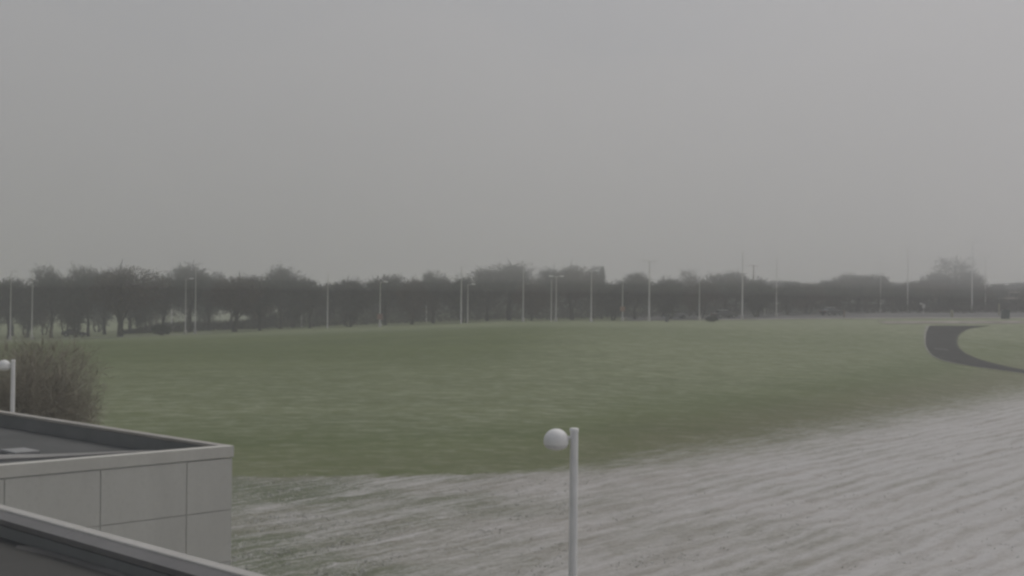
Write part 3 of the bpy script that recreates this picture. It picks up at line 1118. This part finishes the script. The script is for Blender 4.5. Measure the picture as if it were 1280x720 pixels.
# near roof with the parapet at bottom left
ZB = CAMZ - 1.6
B0 = at_z(0, 629.5, ZB)
near = empty("near_flat_roof", (B0.x, B0.y, 0), 0, "nearest flat dark roof edge with a light coping at the bottom left", "building")
root_loc = Vector(near.location)
T0, T1 = -9.0, 7.6                                    # along V
W = 11.0
bm = bmesh.new()
for a, b in ((T0, -4.70), (-4.69, -1.415), (-1.405, 2.2), (2.21, 5.5), (5.51, T1)):
    add_box(bm, rel(B0, -0.05, (a + b) / 2, ZB - 0.05), (0.10, b - a, 0.10), AX, 0.012)
wobj("coping_edge", bm, M["coping_light"], near)
bm = bmesh.new()
prof = [(-0.098, ZB - 0.012), (-0.192, ZB - 0.045), (-0.192, ZB - 0.085), (-0.098, ZB - 0.09)]
for a, b in ((T0, -1.41), (-1.407, T1)):
    va = [bm.verts.new(rel(B0, s, a, z)) for s, z in prof]
    vb = [bm.verts.new(rel(B0, s, b, z)) for s, z in prof]
    for i in range(4):
        bm.faces.new((va[i], va[(i + 1) % 4], vb[(i + 1) % 4], vb[i]))
    bm.faces.new(va)
    bm.faces.new(vb)
wobj("coping_slope", bm, M["coping_grey"], near)
bm = bmesh.new()
add_box(bm, rel(B0, -0.099, (T0 + T1) / 2, (ZB - 0.092) / 2), (0.182, T1 - T0, ZB - 0.092), AX)
wobj("parapet_wall", bm, M["upstand"], near)
zr2 = ZB - 0.185
bm = bmesh.new()
ns, nt2 = 40, 60
gv = []
for i in range(ns + 1):
    row = []
    for j in range(nt2 + 1):
        s = -0.188 - 5.0 * (i / ns) ** 1.4
        t = T0 + (T1 - T0) * j / nt2
        z = zr2 + 0.008 * noise.noise((s * 2, t * 0.8, 0.5)) + 0.012 * math.exp(-((s + 0.188) / 0.03) ** 2)
        row.append(bm.verts.new(rel(B0, s, t, z)))
    gv.append(row)
for i in range(ns):
    for j in range(nt2):
        bm.faces.new((gv[i][j], gv[i + 1][j], gv[i + 1][j + 1], gv[i][j + 1]))
wobj("roof", bm, M["roof_near"], near, True)
bm = bmesh.new()
add_box(bm, rel(B0, -W / 2 - 0.28, (T0 + T1) / 2, (zr2 - 0.06) / 2), (W - 0.02, T1 - T0 - 0.01, zr2 - 0.1), AX)
wobj("wall", bm, M["panel"], near)
# soft dusty ridge where the membrane laps, running along the roof
bm = bmesh.new()
line = [(22, 676), (48, 681), (75, 688), (100, 696), (126, 704), (150, 711.5), (176, 720), (215, 733)]
pr = []
for k, (x, y) in enumerate(line):
    p = at_z(x, y + 5, zr2 + 0.02)
    w = 0.030 + 0.012 * noise.noise((k * 0.9, 0, 0)) if k else 0.02
    hh = 0.040 if k else 0.03
    pr.append([bm.verts.new(Vector((p.x, p.y, 0)) + U * s + Vector((0, 0, zr2 - 0.012 + z))) for s, z in ((w, 0), (w * 0.45, hh * 0.8), (0, hh), (-w * 0.8, hh * 0.5), (-w * 1.8, 0))])
for a, b in zip(pr, pr[1:]):
    for i in range(4):
        f_ = bm.faces.new((a[i], a[i + 1], b[i + 1], b[i]))
wobj("membrane_lap", bm, M["lap"], near, True)

# ------------------------------------------------------------------ lamp posts beyond the lawn
def light_pole(px, top, Y, kind, label, ybase=None, sign=None, r=0.085, dark=False, base=True, head_px=0):
    q = at_depth(px, top, Y)
    z0 = tz(q.x, q.y)
    H = q.z - z0
    root = empty("lamp_post" if kind != "mast" else "mast", (q.x, q.y, z0), 0, label, "lamp post", "lamp posts beyond the lawn")
    bm = bmesh.new()
    add_tube(bm, [(0, 0, 0.02), (0, 0, H * 0.5), (0, 0, H)], [r * 1.25, r, r * 0.62], 10)
    obj("pole", bm, M["pole_dark"] if dark else M["pole"], root)
    if base:
        bm = bmesh.new()
        add_lathe(bm, (0, 0, 0), [(0.27, -0.3), (0.27, 0.62), (0.24, 0.66), (0.0, 0.66)], 16)
        obj("footing", bm, M["concrete"], root)
    heads = {"single": [1], "left": [-1], "double": [1, -1], "tee": [1, -1], "plain": [], "mast": []}[kind]
    for sd in heads:
        bm = bmesh.new()
        add_tube(bm, [(0, 0, H - 0.25), (sd * 0.35, 0, H - 0.06), (sd * 0.62, 0, H - 0.02)], [0.045, 0.04, 0.035], 8)
        arm = obj("arm", bm, M["pole"], root)
        bm = bmesh.new()
        add_box(bm, (sd * 0.95, 0, H + 0.0), (0.72, 0.34, 0.20), None, 0.05)
        hd = obj("lamp_head", bm, M["pole_head"], root)
        bm = bmesh.new()
        add_box(bm, (sd * 0.97, 0, H - 0.115), (0.48, 0.24, 0.03), None, 0.008)
        obj("lens", bm, M["bowl"], hd)
    if sign:
        mat, zc, w, h_ = sign
        bm = bmesh.new()
        add_box(bm, (0, -r * 1.25 - 0.03, zc), (w, 0.03, h_), None, 0.012)
        obj("sign_board", bm, mat, root)
    return root


P = light_pole
P(14, 339, 226, "single", "lamp post nearest the left edge with a pale head")
P(41, 333, 226, "plain", "slim post without a visible lamp, second from the left edge")
P(215.5, 337, 262, "single", "faint hazy lamp post behind the tree left of the pair of posts")
P(232.5, 348, 224, "single", "shorter lamp post with a bright head, left one of the close pair at left")
P(245, 329, 222, "single", "taller post of the close pair at left, beside the bright headed one")
P(377.5, 347, 252, "single", "faint hazy lamp post left of the lone post in the left half")
P(410, 343, 222, "plain", "lone pale post standing on the lawn edge in the left half", base=False)
P(475.5, 352, 216, "single", "lamp post with a faded red sign board near its foot", sign=(M["red_sign"], 1.75, 0.95, 0.95))
P(533.5, 341, 250, "plain", "faint post half hidden among the trees left of centre", base=False)
P(577, 332, 216, "plain", "taller bare topped post left of a short lamp post near the centre", r=0.09, base=False)
P(585, 355, 220, "single", "short lamp post with a bright head near the centre", r=0.07, base=False)
P(654.5, 330, 222, "single", "hazy tall lamp post in front of the feathery tree", r=0.07)
P(689.5, 349, 218, "plain", "short post, left one of two standing side by side right of centre", r=0.07, base=False)
P(695.5, 345, 222, "double", "double headed lamp post close beside a shorter post right of centre", r=0.07)
P(739.5, 338, 216, "double", "clear pale double headed lamp post in front of the dense round tree", r=0.085)
P(778.5, 346, 222, "plain", "slim post with an orange sign board low on it", sign=(M["orange_sign"], 2.1, 0.85, 0.8), r=0.065)
P(812, 326, 220, "tee", "tall post with a wide crosshead right of the orange sign", r=0.11)
P(874.5, 350, 222, "plain", "post with a bright footing behind the low dark shrub", r=0.065)
P(928.5, 314, 224, "plain", "tall thin post rising far above the trees right of centre", r=0.10)
P(971, 322, 236, "plain", "faint post behind the pale kerb, left of the white roofed car", r=0.075)
P(1101, 326, 250, "plain", "faint thin post with a bright footing left of the white road sign", r=0.05)
P(1135, 311, 252, "plain", "tall slim post just left of the white road sign", r=0.09)
P(1215.5, 301, 248, "tee", "tallest lamp post, between the open crowned tree and the brick building", r=0.10)
P(1232, 320, 262, "tee", "dim tall post just right of the tallest one", r=0.08)

# utility pole with a crossarm behind the trees
q = at_depth(942, 331, 268)
z0 = tz(q.x, q.y)
H = q.z - z0
up_ = empty("utility_pole", (q.x, q.y, z0), 0, "dark utility pole with a crossarm poking above the trees", "utility pole")
bm = bmesh.new()
add_tube(bm, [(0, 0, -0.2), (0, 0, H)], [0.16, 0.11], 9)
obj("pole", bm, M["wood"], up_)
bm = bmesh.new()
add_box(bm, (0, -0.13, H - 0.25), (2.1, 0.10, 0.13), None, 0.01)
ca = obj("crossarm", bm, M["wood"], up_)
for dx in (-0.9, -0.45, 0.45, 0.9):
    bm = bmesh.new()
    add_lathe(bm, (dx, -0.13, H - 0.185), [(0.03, 0), (0.05, 0.05), (0.03, 0.10), (0.05, 0.14), (0, 0.17)], 8)
    obj("insulator", bm, M["pole_dark"], ca)

# road sign
def road_sign(px, py, Y, w, h_, label, mat=None, second=True, post="pole"):
    q = at_depth(px, py, Y)
    z0 = tz(q.x, q.y)
    zc = q.z - z0
    r = empty("road_sign", (q.x, q.y, z0), 0, label, "sign")
    bm = bmesh.new()
    add_tube(bm, [(0, 0, -0.2), (0, 0, zc + h_ / 2)], [0.045, 0.04], 8)
    obj("post", bm, M[post], r)
    bm = bmesh.new()
    add_box(bm, (0, -0.065, zc), (w, 0.025, h_), None, 0.008)
    obj("sign_board", bm, mat or M["white_sign"], r)
    if second:
        bm = bmesh.new()
        add_box(bm, (-0.48, -0.065, zc + 0.42), (0.55, 0.02, 0.35), None, 0.006)
        obj("sign_board", bm, mat or M["white_sign"], r)
    return r


road_sign(1154.5, 382.5, 240, 0.62, 0.75, "white road sign of two plates on a thin post by the car park")
road_sign(956, 386, 240, 0.55, 0.60, "small pale sign board right of the tall thin post", second=False)

# small posts
def small_post(name, px, Y, H, rad, mat, label, cat="post"):
    x = (px - 640) / F * Y
    r = empty(name, (x, Y, tz(x, Y)), 0, label, cat)
    bm = bmesh.new()
    add_lathe(bm, (0, 0, 0), [(rad, -0.1), (rad, H * 0.86), (rad * 0.92, H * 0.92)], 14)
    obj("shaft", bm, mat, r)
    bm = bmesh.new()
    add_lathe(bm, (0, 0, 0), [(rad * 1.12, H * 0.90), (rad * 1.12, H * 0.94), (rad * 0.8, H * 0.985), (0, H)], 14)
    obj("cap", bm, mat, r)
    return r


small_post("bollard", 1190, 226, 1.25, 0.26, M["yellow"], "short dull yellow bollard at the head of the curving drive", "bollard")
small_post("post", 1055.5, 226, 1.35, 0.13, M["wood"], "short brown post on the kerb right of the white roofed car")
small_post("post", 1249, 232, 2.2, 0.13, M["yellow"], "pale post left of the dark teal cabinet")
small_post("litter_bin", 834, 214, 0.95, 0.30, M["pole_dark"], "dark litter bin on the crest of the lawn right of the tall crosshead post", "litter bin")

# teal cabinet
x = (1257 - 640) / F * 218
cb = empty("utility_cabinet", (x, 218, tz(x, 218)), 0.1, "dark teal utility cabinet at the lawn edge near the right border", "cabinet")
bm = bmesh.new()
add_box(bm, (0, 0, 0.80), (1.15, 0.9, 1.5), None, 0.04)
obj("body", bm, M["cabinet"], cb)
bm = bmesh.new()
add_box(bm, (0, 0, 1.60), (1.28, 1.02, 0.09), None, 0.02)
obj("lid", bm, M["cabinet"], cb)
bm = bmesh.new()
add_box(bm, (0, 0, 0.0), (1.3, 1.05, 0.12), None, 0.02)
obj("plinth", bm, M["concrete"], cb)
for sx_ in (-0.28, 0.28):
    bm = bmesh.new()
    add_box(bm, (sx_, -0.462, 0.80), (0.52, 0.03, 1.32), None, 0.01)
    dr = obj("door", bm, M["cabinet"], cb)
    bm = bmesh.new()
    add_box(bm, (sx_ * 0.25, -0.492, 0.85), (0.03, 0.03, 0.18), None, 0.006)
    obj("handle", bm, M["pole_dark"], dr)

# ------------------------------------------------------------------ parked cars
def make_car(px, Y, rz, paint, roofmat, label):
    x = (px - 640) / F * Y
    r = empty("parked_car", (x, Y, tz(x, Y) + 0.035), rz, label, "car", "cars parked beyond the lawn")
    # lower body: side profile extruded with tumblehome
    prof = [(-2.2, 0.32), (-2.25, 0.55), (-2.2, 0.86), (-1.75, 0.95), (-0.8, 0.99), (0.85, 0.97), (1.85, 0.84), (2.2, 0.68), (2.24, 0.45), (2.15, 0.30)]
    bm = bmesh.new()
    rings = []
    for yy, sh in ((-0.88, 0.94), (-0.80, 1.0), (0.80, 1.0), (0.88, 0.94)):
        rings.append([bm.verts.new((px_ * (1 if abs(yy) < .85 else 0.985), yy, 0.3 + (pz - 0.3) * sh)) for px_, pz in prof])
    for a, b in zip(rings, rings[1:]):
        for i in range(len(prof)):
            j = (i + 1) % len(prof)
            bm.faces.new((a[i], a[j], b[j], b[i]))
    bm.faces.new(rings[0])
    bm.faces.new(rings[-1])
    bmesh.ops.recalc_face_normals(bm, faces=bm.faces)
    body = obj("body", bm, paint, r)
    cab = [(-1.75, 0.95), (-1.05, 1.40), (0.25, 1.42), (1.05, 0.96)]
    bm = bmesh.new()
    A = [bm.verts.new((a, -0.74 if z < 1 else -0.62, z)) for a, z in cab]
    B = [bm.verts.new((a, 0.74 if z < 1 else 0.62, z)) for a, z in cab]
    for i in range(3):
        bm.faces.new((A[i], A[i + 1], B[i + 1], B[i]))
    bm.faces.new(A)
    bm.faces.new(B)
    bmesh.ops.recalc_face_normals(bm, faces=bm.faces)
    obj("windows", bm, M["glass"], r)
    bm = bmesh.new()
    add_box(bm, (-0.40, 0, 1.445), (1.42, 1.26, 0.06), None, 0.02)
    obj("roof", bm, roofmat, r)
    for wx in (-1.38, 1.38):
        for wy in (-0.82, 0.82):
            bm = bmesh.new()
            add_tube(bm, [(wx, wy - 0.10, 0.32), (wx, wy + 0.10, 0.32)], [0.32, 0.32], 18)
            w_ = obj("wheel", bm, M["rubber"], r)
            bm = bmesh.new()
            s_ = 1 if wy > 0 else -1
            add_tube(bm, [(wx, wy + s_ * 0.09, 0.32), (wx, wy + s_ * 0.115, 0.32)], [0.20, 0.18], 14)
            obj("rim", bm, M["rim"], w_)
    for wy in (-0.62, 0.62):
        bm = bmesh.new()
        add_box(bm, (-2.225, wy, 0.72), (0.06, 0.34, 0.14), None, 0.015)
        obj("tail_light", bm, M["tail"], r)
        bm = bmesh.new()
        add_box(bm, (2.18, wy, 0.62), (0.08, 0.36, 0.12), None, 0.015)
        obj("headlight", bm, M["pole_head"], r)
    return r


make_car(1040, 236, 0.5, M["car_dark"], M["snow_roof"], "dark parked car with a white snowy roof behind the pale kerb")
make_car(906, 231, 0.35, M["car_dark"], M["snow_roof"], "dark car with a bright roof right of the low dark shrub")
make_car(844, 236, 0.15, M["car_silver"], M["car_silver"], "silver parked car right of the litter bin on the crest")
make_car(94, 234, 0.2, M["car_dark"], M["snow_roof"], "car with a bright roof glimpsed between thin trunks by the footpath")
make_car(1202, 262, 0.1, M["car_silver"], M["snow_roof"], "pale roofed car left of the foot of the tallest lamp post")

# ------------------------------------------------------------------ low brick building at right
Y = 282
bx0, bx1 = (1186 - 640) / F * Y, (1330 - 640) / F * Y
zc0 = tz((bx0 + bx1) / 2, Y)
bb = empty("brick_building", ((bx0 + bx1) / 2, Y + 6, zc0), 0, "low tan brick building with pale bands at the right edge behind the posts", "building")
Wd = bx1 - bx0
Hh = 3.5
bm = bmesh.new()
add_box(bm, (0, 0, Hh / 2 - 0.5), (Wd, 12, Hh + 1), None)
obj("wall", bm, M["brick"], bb)
for zc, hh in ((0.45, 0.26), (1.85, 0.28), (Hh - 0.35, 0.30)):
    bm = bmesh.new()
    add_box(bm, (0, -6.03, zc), (Wd + 0.1, 0.09, hh), None, 0.01)
    obj("stone_band", bm, M["pale_band"], bb)
for k in range(8):
    xx = -Wd / 2 + Wd * (k + 0.5) / 8
    for zc in (1.12, 2.55):
        bm = bmesh.new()
        add_box(bm, (xx, -6.02, zc), (1.9, 0.07, 0.98), None, 0.01)
        fr = obj("window", bm, M["pale_band"], bb)
        bm = bmesh.new()
        for dx in (-0.46, 0.46):
            add_box(bm, (xx + dx, -6.065, zc), (0.82, 0.03, 0.84), None)
        obj("pane", bm, M["glass"], fr)
bm = bmesh.new()
add_box(bm, (0, 0, Hh + 0.15), (Wd + 0.7, 12.7, 0.25), None, 0.03)
obj("roof", bm, M["roofing"], bb)

# ------------------------------------------------------------------ fog
def fog_box(name, z0, z1, dens, colr, half=1500):
    t = NT(name)
    t.n.remove(t.b)
    vs = t.node("ShaderNodeVolumeScatter")
    vs.inputs["Color"].default_value = (*colr, 1)
    vs.inputs["Density"].default_value = dens
    vs.inputs["Anisotropy"].default_value = 0.27
    t.l.new(vs.outputs[0], t.out.inputs["Volume"])
    bm = bmesh.new()
    add_box(bm, (137.3, 261.7, (z0 + z1) / 2), (half * 2, half * 2, z1 - z0))
    bmesh.ops.recalc_face_normals(bm, faces=bm.faces)
    o = obj(name, bm, t.m)
    return tag(o, kind="stuff")


FOGC = (0.972, 0.992, 0.986)
LAYERS = [(-30.0, 10.8, 0.00138), (10.8, 12.5, 0.0022), (12.5, 14.6, 0.0040), (14.6, 17.2, 0.0064)]
for a, b, dn in LAYERS:
    fog_box("fog", a + 0.01, b - 0.01, dn, FOGC)
cloud = fog_box("low_cloud", 17.21, 118.0, 0.0072, FOGC)
# the cloud's upper side is lumpy, which lets uneven light through
bm = bmesh.new()
NC, HS = 110, 1500.0
gr = []
for i in range(NC + 1):
    rw = []
    for j in range(NC + 1):
        x, y = 143.3 - HS + 2 * HS * i / NC, 255.7 - HS + 2 * HS * j / NC
        z = 118 + 52 * noise.noise((x / 110, y / 110, 0.7)) + 18 * noise.noise((x / 45, y / 45, 5.0))
        rw.append(bm.verts.new((x, y, z)))
    gr.append(rw)
for i in range(NC):
    for j in range(NC):
        bm.faces.new((gr[i][j], gr[i + 1][j], gr[i + 1][j + 1], gr[i][j + 1]))
edge = [gr[i][0] for i in range(NC + 1)] + [gr[NC][j] for j in range(1, NC + 1)] + [gr[i][NC] for i in range(NC - 1, -1, -1)] + [gr[0][j] for j in range(NC - 1, 0, -1)]
low = [bm.verts.new((v.co.x, v.co.y, 17.21)) for v in edge]
for i in range(len(edge)):
    j = (i + 1) % len(edge)
    bm.faces.new((edge[i], low[i], low[j], edge[j]))
bm.faces.new(low)
bmesh.ops.recalc_face_normals(bm, faces=bm.faces)
bm.to_mesh(cloud.data)
bm.free()

# ------------------------------------------------------------------ light
SUN_EL, SUN_AZ = 56.0, 38.0      # azimuth clockwise from +Y
w = bpy.data.worlds.new("World")
SC.world = w
w.use_nodes = True
nt = w.node_tree
bg = nt.nodes["Background"]
sky = nt.nodes.new("ShaderNodeTexSky")
sky.sky_type = "NISHITA"
sky.sun_disc = False
sky.sun_elevation = math.radians(SUN_EL)
sky.sun_rotation = math.radians(SUN_AZ)
sky.air_density = 1.0
sky.dust_density = 3.2
sky.ozone_density = 1.0
nt.links.new(sky.outputs[0], bg.inputs[0])
bg.inputs[1].default_value = 0.064
sun = bpy.data.lights.new("sun", "SUN")
sun.energy = 2.1
sun.angle = math.radians(40)
sun.color = (1.0, 0.975, 0.94)
so = bpy.data.objects.new("sun", sun)
COL.objects.link(so)
az, el = math.radians(SUN_AZ), math.radians(SUN_EL)
sd = Vector((math.sin(az) * math.cos(el), math.cos(az) * math.cos(el), math.sin(el)))
so.rotation_euler = (-sd).to_track_quat("-Z", "Y").to_euler()

SC.view_settings.view_transform = "Standard"
SC.view_settings.look = "None"
SC.view_settings.exposure = 0
SC.view_settings.gamma = 1
cy = SC.cycles
cy.max_bounces = 6
cy.diffuse_bounces = 2
cy.glossy_bounces = 1
cy.transmission_bounces = 2
cy.volume_bounces = 2
cy.transparent_max_bounces = 24
cy.use_denoising = True
cy.use_adaptive_sampling = False
cy.filter_width = 2.7
